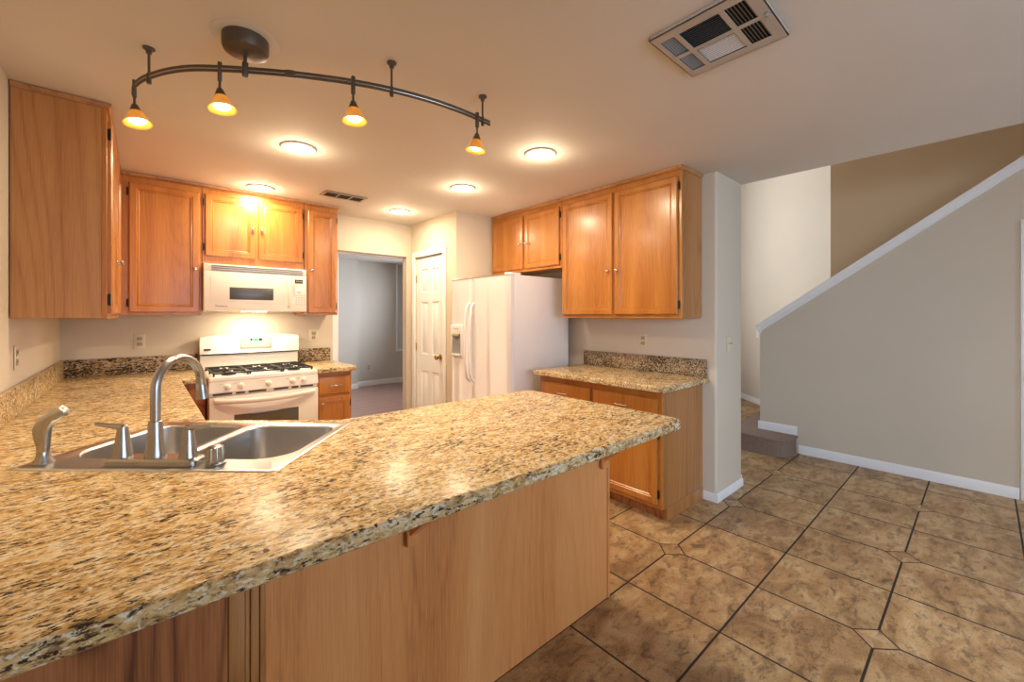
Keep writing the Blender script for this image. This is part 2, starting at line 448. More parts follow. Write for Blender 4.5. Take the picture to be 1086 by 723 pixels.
# far room
b = MB(); b.box(3.05, 3.95, 8.05, 8.17, 0, CZ + .1); b.box(3.95, 4.7, 8.05, 8.17, 0, .65)
b.box(3.95, 4.7, 8.19, 8.25, .0, CZ + .1); b.box(WX, 3.05, 7.85, 8.17, 0, CZ); struct('wall_far_room', b, M['wallgrey'], 0)
b = MB(); b.box(4.6, 4.72, BY + .12, 5.4, 0, CZ); b.box(4.6, 4.72, 7.4, 8.05, 0, CZ)
b.box(4.6, 4.72, 5.4, 7.4, 0, .6); b.box(4.6, 4.72, 5.4, 7.4, 2.2, CZ); struct('wall_far_room_east', b, M['wallgrey'], 0)
win('window_far_room_added', 4.64, 4.68, 5.4, 7.4, .6, 2.2, 'x')  # unseen window added to let daylight into the far room
b = MB(); b.box(3.93, 3.96, 8.02, 8.19, .64, CZ, .003); b.box(3.96, 4.6, 8.02, 8.19, .64, .67, .003); struct('trim_niche', b, M['trim'])
b = MB(); b.box(1.40, 1.585, BY + .11, BY + .19, 0, 2.09, .004); b.box(1.585, 2.33, BY + .11, BY + .19, 2.055, 2.09, .004)
struct('trim_daylit_edge', b, M['trim'])  # white strips stand in for a wall stub in far-room daylight

# baseboards
def base(name, segs, h=0.085, t=0.012, z=0):
    b = MB()
    for (x0, y0, x1, y1) in segs:           # face runs from a to b, body on the left of a->b
        a, c = Vector((x0, y0)), Vector((x1, y1)); d = (c - a).normalized(); nrm = Vector((-d.y, d.x)) * t
        prof = [(0, 0), (1, 0), (1, .8), (.6, .93), (.35, 1), (0, 1)]
        lp = []
        for e in (a, c):
            lp.append([(e.x + nrm.x * p, e.y + nrm.y * p, z + h * q) for p, q in prof])
        b.loft(lp)
    return struct(name, b, M['trim'])
base('baseboard_right', [(3.65, 1.31, RX - .012, 1.31)], .062)
base('baseboard_right_return', [(RX, 1.311, RX, 1.405)], .062)
base('baseboard_hall_side', [(3.65, 4.4, 3.65, 1.311)])
base('baseboard_foyer', [(6.05, 1.215, 9.3, 4.465)], .085)
base('baseboard_back', [(2.39, BY, 2.33, BY)])
base('baseboard_far', [(4.6, 8.05, 3.05, 8.05), (3.06, 8.05, 3.06, 7.85), (3.06, 7.85, 1.0, 7.85)], .10)

# ------------------------------------------------------------------ stairs and sloping half wall
HX = 4.92
SL = 0.713
b = MB(); b.loft([[(x, 1.585, 0), (x, 1.585, 1.262), (x, -3.0, 1.262 + SL * 4.585), (x, -3.0, 0)] for x in (HX, HX + .12)])
struct('wall_stair', b, M['wall'], 0)
b = MB()
u = Vector((0, -1, SL)).normalized(); nn = Vector((0, SL, 1)).normalized()
def capbar(x0, x1, a0, a1, t0, t1):
    P0 = Vector((0, 1.585, 1.262))
    pts = []
    for x in (x0, x1):
        pts.append([Vector((x, 0, 0)) + P0 + u * a + nn * t for a, t in ((a0, t0), (a1, t0), (a1, t1), (a0, t1))])
    b.loft(pts)
capbar(HX - .03, HX + .15, -.03, 5.6, .002, .028)
capbar(HX - .018, HX + .138, -.015, 5.6, -.045, .002)
b.box(HX - .02, HX + .14, 1.57, 1.605, 1.20, 1.262, .004)
struct('trim_stair_cap', b, M['trim'])
base('baseboard_stair_wall', [(HX, -.17, HX, 1.235)])
base('baseboard_stair_step', [(HX, 1.25, HX, 1.60)], z=.178)
st = thing('staircase', 'carpeted staircase with rounded first step beside the sloping white-capped wall', 'staircase', (5.5, 1.5, 0))
step1 = [(6.03, 1.588)] + [(6.03, 1.86), (5.05, 1.86)] + arc(4.90, 1.56, .30, 90, 180, 8) + arc(4.76, 1.40, .16, 180, 270, 6) + [(4.915, 1.24), (4.915, 1.588)]
b = MB(); b.prism(offset(step1, -.012), 0.0, .15); b.build('riser', M['carpet'], st)
b = MB(); b.prism(step1, .15, .178, .012)
b.build('tread', M['carpet'], st)
for k in range(1, 12):
    y1 = 1.57 - (k - 1) * .25
    b = MB(); b.box(HX + .125, 6.03, y1 - .25 if k < 11 else -2.9, y1, 0 if k < 2 else .178 * k - .02, .178 * (k + 1), .012); b.build('tread', M['carpet'], st)
# closet door at the right edge of the stair wall
dr = thing('closet_door', 'white closet door under the stairs at the far right edge', 'door', (HX, -.6, 0))
b = MB(); b.box(HX - .012, HX - .001, -.98, -.215, .01, 2.03, .003); b.build('leaf', M['trim'], dr)
b = MB(); b.box(HX - .02, HX - .001, -.21, -.175, 0, 2.09, .004); b.box(HX - .02, HX - .001, -1.05, -.985, 0, 2.09, .004); b.box(HX - .02, HX - .001, -.985, -.21, 2.035, 2.09, .004); b.build('casing', M['trim'], dr)
b = MB(); b.lathe([(.026, 0), (.026, .004), (.010, .008), (.010, .03), (.024, .038), (.029, .05), (.022, .062), (0, .065)], (HX - .012, -.235, .914), (-1, 0, 0)); b.build('door_knob', M['brass'], dr, label='small brass door knob')

# ------------------------------------------------------------------ pantry door
pd = thing('pantry_door', 'white six-panel pantry door left of the refrigerator with a brass knob', 'door', (2.39, 4.1, 0))
b = MB(Matrix(((0, 1, 0, 2.405), (-1, 0, 0, PY1 - .004), (0, 0, 1, .012), (0, 0, 0, 1))))   # local: u right, d depth(+x), z
W, Hh = PY1 - PY0 - .008, 2.02
def panel_door(b, W, Hh, cells, t=.035):
    """slab with recessed moulded panels: grid of front faces around the cells"""
    xs = sorted({0, W} | {c[0] for c in cells} | {c[1] for c in cells})
    zs = sorted({0, Hh} | {c[2] for c in cells} | {c[3] for c in cells})
    for i in range(len(xs) - 1):
        for j in range(len(zs) - 1):
            cx, cz = (xs[i] + xs[i + 1]) / 2, (zs[j] + zs[j + 1]) / 2
            if any(c[0] < cx < c[1] and c[2] < cz < c[3] for c in cells): continue
            b.bm.faces.new([b.v((x, 0, z)) for x, z in ((xs[i], zs[j]), (xs[i + 1], zs[j]), (xs[i + 1], zs[j + 1]), (xs[i], zs[j + 1]))])
    for (x0, x1, z0, z1) in cells:
        lp = []
        for ins, d in ((0, 0), (.008, .009), (.020, .009), (.034, .002)):
            lp.append([(x0 + ins, d, z0 + ins), (x1 - ins, d, z0 + ins), (x1 - ins, d, z1 - ins), (x0 + ins, d, z1 - ins)])
        b.loft(lp, False, True)
    b.loft([[(0, 0, 0), (W, 0, 0), (W, 0, Hh), (0, 0, Hh)], [(0, t, 0), (W, t, 0), (W, t, Hh), (0, t, Hh)]], False, True)
    bmesh.ops.remove_doubles(b.bm, verts=b.bm.verts[:], dist=.0004)
sx = .105; mx = W / 2
cells = []
for (a, c) in ((.20, .74), (.93, 1.52), (1.62, 1.89)):
    cells += [(sx, mx - .04, a, c), (mx + .04, W - sx, a, c)]
panel_door(b, W, Hh, cells); b.build('door_leaf', M['trim'], pd)
b = MB(); b.box(2.374, 2.39, PY1, PY1 + .065, 0, 2.11, .004); b.box(2.374, 2.39, PY0 - .065, PY0, 0, 2.11, .004); b.box(2.374, 2.39, PY0, PY1, 2.045, 2.11, .004)
b.build('casing', M['trim'], pd)
b = MB(); b.lathe([(.030, 0), (.030, .004), (.012, .008), (.012, .03), (.024, .038), (.030, .052), (.022, .064), (0, .067)], (2.403, PY0 + .075, .93), (-1, 0, 0)); b.build('door_knob', M['brass'], pd, label='round brass door knob')
for z in (.25, 1.02, 1.80):
    b = MB(); b.tube([(2.398, PY1 - .003, z - .04), (2.398, PY1 - .003, z + .04)], .006, 8); b.build('hinge', M['brass'], pd)

# ------------------------------------------------------------------ cabinetry
def frame_m(kind, a, f):
    """local (u to the right, d into the cabinet, z) to world for a face at f, starting at a"""
    if kind == 'back':  return Matrix(((1, 0, 0, a), (0, 1, 0, f), (0, 0, 1, 0), (0, 0, 0, 1)))
    if kind == 'left':  return Matrix(((0, -1, 0, f), (1, 0, 0, a), (0, 0, 1, 0), (0, 0, 0, 1)))
    if kind == 'right': return Matrix(((0, 1, 0, f), (-1, 0, 0, a), (0, 0, 1, 0), (0, 0, 0, 1)))
def cab_door(root, X, u0, u1, z0, z1, knob=None, hinge=None, mat='oak', name='door', pull=False):
    b = MB(X)
    lp = []
    fw = .042 if name == 'door' else 0.0
    prof = [(0, -.001), (0, -.014), (.006, -.020)]
    if fw: prof += [(fw, -.020), (fw + .004, -.015), (fw + .012, -.017), (fw + .017, -.011)]
    else: prof += [(.010, -.021)]
    for ins, d in prof:
        lp.append([(u0 + ins, d, z0 + ins), (u1 - ins, d, z0 + ins), (u1 - ins, d, z1 - ins), (u0 + ins, d, z1 - ins)])
    b.loft(lp)
    d = b.build(name, M[mat], root, 25)
    if knob:
        ku, kz = knob
        c = X @ Vector((ku, -.020, kz)); ax = X.to_3x3() @ Vector((0, -1, 0))
        b = MB(); b.lathe([(.008, 0), (.006, .004), (.005, .012), (.012, .017), (.0145, .022), (.011, .028), (0, .030)], c, ax, 14)
        b.build('knob', M['pewter'], d, label='small pewter knob')
    if pull:
        cu, cz = (u0 + u1) / 2, (z0 + z1) / 2
        b = MB(X)
        for s in (-1, 1): b.lathe([(.009, 0), (.006, .003), (.005, .02), (.007, .028)], (cu + s * .042, -.020, cz), (0, -1, 0), 10)
        b.tube([(cu + s * .055, -.047 - .004 * (1 - abs(s)), cz) for s in (-1, -.7, -.35, 0, .35, .7, 1)], [.003, .005, .0045, .0065, .0045, .005, .003], 8)
        b.build('pull', M['pewter'], d, label='pewter bar pull')
    if hinge:
        hu = u0 - .007 if hinge == 'l' else u1 + .007
        for hz in (z0 + .07, z1 - .07):
            b = MB(X); b.box(hu - .006, hu + .006, -.006, .0, hz - .026, hz + .026, .002)
            b.tube([(hu, -.010, hz - .03), (hu, -.010, hz + .03)], .0045, 8)
            b.build('hinge', M['hinge'], d, label='dark antique hinge')
    return d
def wall_cab(name, label, X, W, D, z0, z1, doors, base_loc, side_mat='oakside', crown=True, group='oak wall cabinets', bottom_dark=False):
    root = thing(name, label, 'cabinet', base_loc, group)
    b = MB(X); b.box(0, W, .02, D, z0, z1, .001, 1); b.build('body', M[side_mat], root)
    b = MB(X); b.box(0, W, 0, .0195, z0 - .004, z1, .0015, 1); b.build('face_frame', M['oak'], root)
    if crown:
        e0 = .012 if crown in (True, 'l', 'b') else 0
        e1 = .012 if crown in (True, 'r', 'b') else 0
        b = MB(X); b.loft([[(-a * e0, -.002 - .016 * a, z), (W + a * e1, -.002 - .016 * a, z), (W + a * e1, D, z), (-a * e0, D, z)] for a, z in ((.3, z1 + .0005), (.5, z1 + .008), (.9, z1 + .014), (1, CZ - .003))])
        b.build('crown_moulding', M['oakside'], root)
    for d in doors: cab_door(root, X, *d)
    return root
ZT = 2.410
# left wall cabinet
X = frame_m('left', 2.92, -.13)
wall_cab('wall_cabinet', 'oak wall cabinet on the left wall, its wide plain side panel facing the camera', X, 1.255, .316, 1.362, ZT,
         [(.025, .60, 1.385, 2.36, (.565, 1.70), 'l'), (.66, 1.20, 1.385, 2.36, (.70, 1.70), 'r')], (-.29, 3.5, 1.362), crown='l')
# back wall corner cabinet
X = frame_m('back', WX + .003, 4.19)
wall_cab('wall_cabinet', 'single-door oak wall cabinet in the corner left of the microwave', X, .81, .306, 1.385, ZT,
         [(.376, .795, 1.40, 2.362, (.765, 1.745), 'l')], (-.05, 4.35, 1.385), crown='n')
# over microwave
X = frame_m('back', .366, 4.19)
wall_cab('wall_cabinet', 'short two-door oak wall cabinet directly above the microwave', X, .762, .306, 1.802, ZT,
         [(.018, .372, 1.862, 2.365, (.350, 2.12), 'l'), (.392, .748, 1.862, 2.365, (.415, 2.12), 'r')], (.75, 4.35, 1.845), crown='n')
X = frame_m('back', 1.131, 4.19)
wall_cab('wall_cabinet', 'narrow oak wall cabinet right of the microwave beside the doorway', X, .302, .306, 1.385, ZT,
         [(.030, .285, 1.40, 2.362, (.055, 1.80), 'r')], (1.28, 4.35, 1.385), crown='r')
# right wall: over the fridge, then the tall one
X = frame_m('right', 3.548, 2.85)
wall_cab('wall_cabinet', 'short two-door oak wall cabinet above the refrigerator', X, 1.008, .317, 1.815, ZT,
         [(.03, .505, 1.838, 2.365, (.475, 2.085), None), (.535, .985, 1.838, 2.365, (.565, 2.085), 'r')], (3.0, 3.05, 1.815), crown='n')
X = frame_m('right', 2.537, 2.85)
wall_cab('wall_cabinet', 'tall two-door oak wall cabinet above the right-hand counter', X, 1.12, .317, 1.36, ZT,
         [(.022, .548, 1.383, 2.365, (.515, 1.735), None), (.570, 1.096, 1.383, 2.365, (.600, 1.735), 'r')], (3.0, 1.98, 1.36), crown='r')

def shell(root, poly, z0=.09, z1=.872, t=.016, mat='oakside', name='body'):
    b = MB(); q = offset(poly, -t)
    b.loft([[(x, y, z0 + t) for x, y in q], [(x, y, z1) for x, y in q], [(x, y, z1) for x, y in poly], [(x, y, z0) for x, y in poly]], True, True)
    return b.build(name, M[mat], root)
GB = 'oak base cabinets'
# right base cabinet
rb = thing('base_cabinet', 'oak base cabinet with two drawers over two doors beside the refrigerator', 'cabinet', (2.87, 1.98, 0), GB)
shell(rb, [(2.59, 1.41), (3.165, 1.41), (3.165, 2.535), (2.59, 2.535)])
X = frame_m('right', 2.535, 2.57)
b = MB(X); b.box(0, 1.125, 0, .0195, .09, .872, .0015, 1); b.build('face_frame', M['oak'], rb)
b = MB(); b.box(2.645, 2.66, 1.43, 2.53, 0, .0895); b.build('toe_kick', M['oakdark'], rb)
b = MB(); b.box(2.63, 3.165, 1.408, 1.428, 0, .0895); b.build('end_panel', M['oakside'], rb)
cab_door(rb, X, .035, .545, .68, .82, None, None, 'oak', 'drawer', True)
cab_door(rb, X, .575, 1.095, .68, .82, None, None, 'oak', 'drawer', True)
cab_door(rb, X, .035, .545, .12, .655, (.51, .60), None)
cab_door(rb, X, .575, 1.095, .12, .655, (.61, .60), 'r')
# small base cabinet right of the range
sb = thing('base_cabinet', 'small oak base cabinet with one drawer between the range and the doorway', 'cabinet', (1.29, 4.2, 0), GB)
shell(sb, [(1.14, 3.90), (1.45, 3.90), (1.45, 4.495), (1.14, 4.495)])
X = frame_m('back', 1.14, 3.88)
b = MB(X); b.box(0, .31, 0, .0195, .09, .872, .0015, 1); b.build('face_frame', M['oak'], sb)
b = MB(); b.box(1.145, 1.445, 3.95, 3.965, 0, .0895); b.build('toe_kick', M['oakdark'], sb)
cab_door(sb, X, .022, .292, .675, .835, None, None, 'oak', 'drawer', True)
cab_door(sb, X, .022, .292, .12, .65, (.05, .60), 'r')
# left run, back corner
lb = thing('base_cabinet', 'oak base cabinet under the left counter in the corner beside the range', 'cabinet', (-.1, 3.2, 0), GB)
shell(lb, [(WX + .005, 2.262), (.165, 2.262), (.165, 3.90), (.358, 3.90), (.358, 4.495), (WX + .005, 4.495)])
b = MB(); b.box(.1655, .185, 2.27, 3.86, .09, .872, .0015, 1); b.box(.1655, .358, 3.88, 3.8995, .09, .872, .0015, 1); b.build('face_frame', M['oakdark'], lb)
X = frame_m('left', 2.30, .185)
cab_door(lb, X, .02, .50, .12, .655, (.46, .60), 'l'); cab_door(lb, X, .53, 1.01, .12, .655, (.57, .60), 'r')
cab_door(lb, X, .02, .50, .68, .83, None, None, 'oak', 'drawer', True); cab_door(lb, X, .53, 1.01, .68, .83, None, None, 'oak', 'drawer', True)
b = MB(); b.box(.10, .115, 2.27, 3.94, 0, .0895); b.box(.115, .355, 3.94, 3.955, 0, .0895); b.build('toe_kick', M['oakdark'], lb)
# corner sink base
cs = thing('base_cabinet', 'oak corner base cabinet under the stainless sink', 'cabinet', (.1, 1.8, 0), GB)
shell(cs, [(WX + .005, 1.242), (.655, 1.242), (.655, 1.835), (.175, 2.235), (.175, 2.257), (WX + .005, 2.257)])
# peninsula
pn = thing('peninsula_cabinet', 'oak peninsula cabinet with a pale birch back panel under the granite overhang', 'cabinet', (.9, 1.5, 0))
shell(pn, [(.66, 1.242), (1.69, 1.242), (1.69, 1.83), (.66, 1.83)])
b = MB(); b.box(.665, 1.685, 1.745, 1.76, 0, .0895); b.box(.665, 1.685, 1.25, 1.265, 0, .0895); b.build('toe_kick', M['oakdark'], pn)
X2 = Matrix(((-1, 0, 0, 1.69), (0, -1, 0, 1.852), (0, 0, 1, 0), (0, 0, 0, 1)))
b = MB(X2); b.box(0, 1.03, 0, .0195, .09, .872, .0015, 1); b.build('face_frame', M['oak'], pn)
cab_door(pn, X2, .025, .505, .12, .655, (.06, .60), 'r'); cab_door(pn, X2, .53, 1.01, .12, .655, (.97, .60), 'l')
cab_door(pn, X2, .025, .505, .68, .83, None, None, 'oak', 'drawer', True); cab_door(pn, X2, .53, 1.01, .68, .83, None, None, 'oak', 'drawer', True)
b = MB(); b.box(.236, 1.695, 1.219, 1.237, 0.002, .872, .001, 1); b.build('back_panel', M['birch'], pn, label='pale birch back panel')
b = MB(); b.box(WX + .004, .157, 1.219, 1.237, 0.002, .872, .001, 1); b.build('side_panel', M['oakdark'], pn, label='darker oak panel with open grain')
b = MB()
for x0, x1, y in ((.158, .192, 1.214), (.193, .2035, 1.222), (.2045, .2235, 1.218), (.2245, .235, 1.213)): b.box(x0, x1, y, 1.2375, 0.002, .872, .003)
b.build('pilaster', M['oakside'], pn, label='narrow moulded oak pilaster')
b = MB(); b.box(1.6955, 1.712, 1.214, 1.852, 0.002, .872, .002); b.build('end_panel', M['birch'], pn)
for x in (.645, 1.655):
    b = MB()
    b.box(x - .022, x + .022, 1.197, 1.213, .645, .872, .002); b.box(x - .022, x + .022, 1.0, 1.197, .856, .872, .002)
    b.loft([[(xx, 1.197, .68), (xx, 1.197, .715), (xx, 1.03, .856), (xx, 1.0, .856), (xx, 1.0, .842)] for xx in (x - .014, x + .014)])
    b.build('bracket', M['birch'], pn)

# ------------------------------------------------------------------ countertops
O_ = Vector((-.297, 1.918)); e1 = Vector((.736, -.677)); e2 = Vector((.677, .736))
SM = Matrix(((e1.x, e2.x, 0, O_.x), (e1.y, e2.y, 0, O_.y), (0, 0, 1, 0), (0, 0, 0, 1)))
def slab(root, poly, z0=.874, z1=.914, hole=None, r=.012):
    b = MB(); lp = [[(x, y, z0) for x, y in offset(poly, -.004)], [(x, y, z0 + .004) for x, y in poly]]
    for k in range(6):
        a = k / 5 * PI / 2
        lp.append([(x, y, z1 - r + r * math.sin(a)) for x, y in offset(poly, -r * (1 - math.cos(a)))])
    if not hole:
        b.loft(lp)
    else:
        b.loft(lp, False, False)
        b.loft([[(x, y, z0) for x, y in hole], [(x, y, z1) for x, y in hole]], False, False)
        bmesh.ops.remove_doubles(b.bm, verts=b.bm.verts[:], dist=1e-5)
        for zz in (z0, z1):
            es = [e for e in b.bm.edges if e.is_boundary and all(abs(v.co.z - zz) < 1e-5 for v in e.verts)]
            bmesh.ops.triangle_fill(b.bm, use_beauty=True, use_dissolve=False, edges=es)
    return b.build('slab', M['gran'], root, 40)
ct = thing('countertop', 'gold granite countertop running along the left wall and over the peninsula', 'countertop', (.3, 2.0, .874))
pen = [(WX + .003, .885)] + arc(1.812 - .055, .885 + .055, .055, 270, 360) + arc(1.812 - .08, 1.895 - .08, .08, 0, 90) + \
      [(.66, 1.895), (.215, 2.275)] + [(.215, 3.855), (.364, 3.855), (.364, BY - .003), (WX + .003, BY - .003)]
hole = [((SM @ Vector((x, y, 0))).x, (SM @ Vector((x, y, 0))).y) for x, y in rrect(.015, .785, .015, .545, .03)]
slab(ct, pen, hole=hole)
b = MB(); b.box(WX + .003, WX + .022, .90, BY - .024, .9145, 1.046, .003); b.build('backsplash', M['gran'], ct)
b = MB(); b.box(WX + .003, .364, BY - .023, BY - .003, .9145, 1.046, .003); b.build('backsplash', M['grandark'], ct, label='darkened speckled granite backsplash')
ct2 = thing('countertop', 'short granite countertop between the range and the doorway', 'countertop', (1.3, 4.2, .874))
slab(ct2, [(1.134, 3.82)] + arc(1.485 - .03, 3.85, .03, 270, 360, 4) + [(1.485, BY - .003), (1.134, BY - .003)])
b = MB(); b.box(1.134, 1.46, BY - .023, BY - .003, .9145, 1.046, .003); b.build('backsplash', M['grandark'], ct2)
ct3 = thing('countertop', 'granite countertop on the right wall between refrigerator and hall corner', 'countertop', (2.85, 1.95, .874))
slab(ct3, arc(2.53, 1.39, .03, 180, 270, 4) + [(RX - .003, 1.36), (RX - .003, 2.56), (2.50, 2.56)])
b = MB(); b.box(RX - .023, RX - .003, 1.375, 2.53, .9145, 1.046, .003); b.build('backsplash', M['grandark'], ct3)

# ------------------------------------------------------------------ sink and its fittings
sk = thing('kitchen_sink', 'double-bowl stainless steel sink set diagonally in the counter corner', 'sink', (.18, 1.87, .914))
ZR = .9165
BL = rrect(.035, .385, .105, .515, (.11, .07, .06, .07), 8); BR_ = rrect(.415, .765, .105, .515, (.07, .11, .07, .06), 8)
b = MB(SM)
out = rrect(0, .80, 0, .56, .022, 6)
lp = [[(x, y, .9145) for x, y in out], [(x, y, .9185) for x, y in offset(out, -.004)], [(x, y, .9195) for x, y in offset(out, -.009)], [(x, y, ZR) for x, y in offset(out, -.017)]]
b.loft(lp, False, False)
for q in (BL, BR_):
    b.loft([[(x, y, ZR) for x, y in offset(q, .001)], [(x, y, ZR - .002) for x, y in offset(q, -.002)], [(x, y, ZR - .008) for x, y in offset(q, -.005)]], False, False)
bmesh.ops.remove_doubles(b.bm, verts=b.bm.verts[:], dist=1e-6)
es = [e for e in b.bm.edges if e.is_boundary and all(abs(v.co.z - ZR) < 1e-5 for v in e.verts)]
bmesh.ops.triangle_fill(b.bm, use_beauty=True, use_dissolve=False, edges=es)
b.build('rim', M['steel'], sk, 50)
for q in (BL, BR_):
    b = MB(SM)
    lp = [[(x, y, ZR - .008) for x, y in offset(q, -.005)], [(x, y, .80) for x, y in offset(q, -.012)], [(x, y, .765) for x, y in offset(q, -.018)],
          [(x, y, .748) for x, y in offset(q, -.030)], [(x, y, .740) for x, y in offset(q, -.050)]]
    b.loft(lp, False, False)
    cx = sum(p[0] for p in q) / len(q); cy = sum(p[1] for p in q) / len(q)
    n = len(q); inner = offset(q, -.050)
    c2 = [(cx + (x - cx) * .22, cy + (y - cy) * .22) for x, y in inner]
    b.loft([[(x, y, .740) for x, y in inner], [(x, y, .736) for x, y in c2]], False, True)
    bo = b.build('bowl', M['steel'], sk, 60)
    b = MB(SM); b.lathe([(.043, .737), (.043, .7395), (.036, .7395), (.030, .7375), (0, .7375)], (cx, cy, 0)); b.build('drain', M['nickel'], bo)
fc = thing('faucet', 'brushed nickel gooseneck faucet with two lever handles on the sink', 'faucet', tuple(SM @ Vector((.385, .068, .9165))))
Z0 = ZR + .0005
b = MB(SM)
pl = rrect(.245, .53, .032, .100, .02, 6)
b.loft([[(x, y, Z0) for x, y in pl], [(x, y, Z0 + .014) for x, y in offset(pl, -.001)], [(x, y, Z0 + .020) for x, y in offset(pl, -.006)]]); b.build('deck_plate', M['nickel'], fc)
b = MB(SM)
fx, fy = .385, .068
b.lathe([(.028, Z0 + .020), (.027, Z0 + .03), (.0225, Z0 + .06), (.019, Z0 + .115), (.0175, Z0 + .128), (.014, Z0 + .130)], (fx, fy, 0)); b.build('spout_base', M['nickel'], fc)
b = MB(SM); R = .092
zc = 1.232 - R
pts = [(fx, fy, Z0 + .128), (fx, fy, Z0 + .16), (fx, fy, zc - .03)] + [(fx, fy + R - R * math.cos(math.radians(a)), zc + R * math.sin(math.radians(a))) for a in range(0, 177, 8)]
e = Vector(pts[-1]); dd = (e - Vector(pts[-2])).normalized()
pts += [tuple(e + dd * .012)]
b.tube(pts, .0138, 16); e2_ = Vector(pts[-1])
b.build('gooseneck', M['nickel'], fc, 60)
b = MB(SM); b.tube([e2_, e2_ + dd * .004, e2_ + dd * .03, e2_ + dd * .055, e2_ + dd * .056], [.0138, .0155, .0175, .0205, .018], 16); b.build('spray_head', M['nickel'], fc)
for s, hx in ((-1, .283), (1, .490)):
    b = MB(SM)
    b.lathe([(.026, Z0 + .020), (.024, Z0 + .03), (.0165, Z0 + .085), (.0135, Z0 + .105), (.013, Z0 + .112), (.008, Z0 + .118)], (hx, .066, 0)); h = b.build('handle', M['nickel'], fc)
    b = MB(SM)
    zz = Z0 + .108
    lp = []
    for k, (o, w, th) in enumerate(((0, .012, .012), (.02, .012, .009), (.05, .010, .0065), (.078, .011, .0055), (.084, .008, .003))):
        lp.append([(hx + s * o, .066 + w * math.cos(a), zz + .0035 * k + th * math.sin(a)) for a in [2 * PI * i / 10 for i in range(10)]])
    b.loft(lp); b.build('lever', M['nickel'], h)
ag = thing('air_gap_cap', 'round fluted brushed nickel air gap cap right of the faucet', 'air gap', tuple(SM @ Vector((.578, .062, ZR))))
b = MB(SM)
lp = []
for r_, z in ((.028, 0), (.028, .004), (.0235, .007), (.0225, .045), (.021, .052), (.014, .056), (.001, .057)):
    lp.append([(.578 + (r_ * (1 + (.045 * (1 if i % 4 < 2 else -1) if .006 < z < .053 else 0))) * math.cos(2 * PI * i / 48), .062 + (r_ * (1 + (.045 * (1 if i % 4 < 2 else -1) if .006 < z < .053 else 0))) * math.sin(2 * PI * i / 48), Z0 + z) for i in range(48)])
b.loft(lp); b.build('cap', M['nickel'], ag)
sp = thing('side_sprayer', 'brushed nickel side sprayer at the left end of the sink', 'sprayer', tuple(SM @ Vector((.036, .062, ZR))))
b = MB(SM); b.lathe([(.026, Z0), (.025, Z0 + .004), (.017, Z0 + .018), (.015, Z0 + .034), (.012, Z0 + .036)], (.036, .062, 0)); b.build('escutcheon', M['nickel'], sp)
b = MB(SM)
bx, by = .036, .062
path = [((0, 0, .034), .012, .012), ((0, 0, .05), .013, .013), ((-.003, 0, .075), .014, .017), ((-.004, 0, .10), .015, .020), ((.006, 0, .125), .015, .017), ((.03, 0, .143), .013, .012), ((.058, 0, .157), .0125, .012), ((.066, 0, .161), .013, .013), ((.068, 0, .162), .009, .009)]
lp = []
for i, (p, wy, wx) in enumerate(path):
    p0 = Vector(path[max(i - 1, 0)][0]); p1 = Vector(path[min(i + 1, len(path) - 1)][0]); t = (p1 - p0).normalized()
    a = Vector((0, 1, 0)); c = t.cross(a).normalized()
    lp.append([Vector((bx, by, Z0)) + Vector(p) + a * wy * 1.15 * math.cos(2 * PI * k / 16) + c * wx * 1.35 * math.sin(2 * PI * k / 16) for k in range(16)])
b.loft(lp); b.build('spray_wand', M['nickel'], sp, 60)

# ------------------------------------------------------------------ gas range
rg = thing('gas_range', 'bisque gas range with black grates against the back wall', 'range', (.75, 4.1, 0))
RX0, RX1, RY = .371, 1.129, 3.80
b = MB(); b.box(RX0, RX1, RY + .02, 4.46, .05, .882, .004); b.build('body', M['bisque'], rg)
b = MB(); b.box(RX0 + .02, RX1 - .02, RY + .05, 4.44, 0, .0495); b.build('plinth', M['dark'], rg)
b = MB(); ctp = rrect(RX0 - .002, RX1 + .002, RY - .012, 4.36, .015, 4)
b.loft([[(x, y, .8825) for x, y in ctp], [(x, y, .905) for x, y in ctp], [(x, y, .915) for x, y in offset(ctp, -.006)], [(x, y, .917) for x, y in offset(ctp, -.014)], [(x, y, .909) for x, y in offset(ctp, -.035)]])
b.build('cooktop', M['bisque'], rg, 50)
# slanted control panel with knobs
b = MB(); b.loft([[(x, RY - .028, .800), (x, RY - .010, .880), (x, RY + .0195, .880), (x, RY + .0195, .800)] for x in (RX0, RX1)]); cp = b.build('control_panel', M['bisque'], rg)
tilt = Vector((0, -.080, .018)).normalized()
for fx_ in (.15, .265, .51, .74, .85):
    x = RX0 + (RX1 - RX0) * fx_
    b = MB(); c = (x, RY - .0205, .838)
    b.lathe([(.024, 0), (.022, .006), (.016, .010), (.014, .024), (.010, .026), (0, .026)], c, tilt, 20)
    b.box(-.004, .004, -.040, -.026, -.014, .016, .002, X=Matrix.Translation(Vector(c) + Vector((0, .012, 0))))
    b.build('knob', M['bisque'], cp)
    b = MB(); b.box(x - .05, x - .028, RY - .0215, RY - .0150, .862, .865); b.build('marking', M['bisque2'], cp)
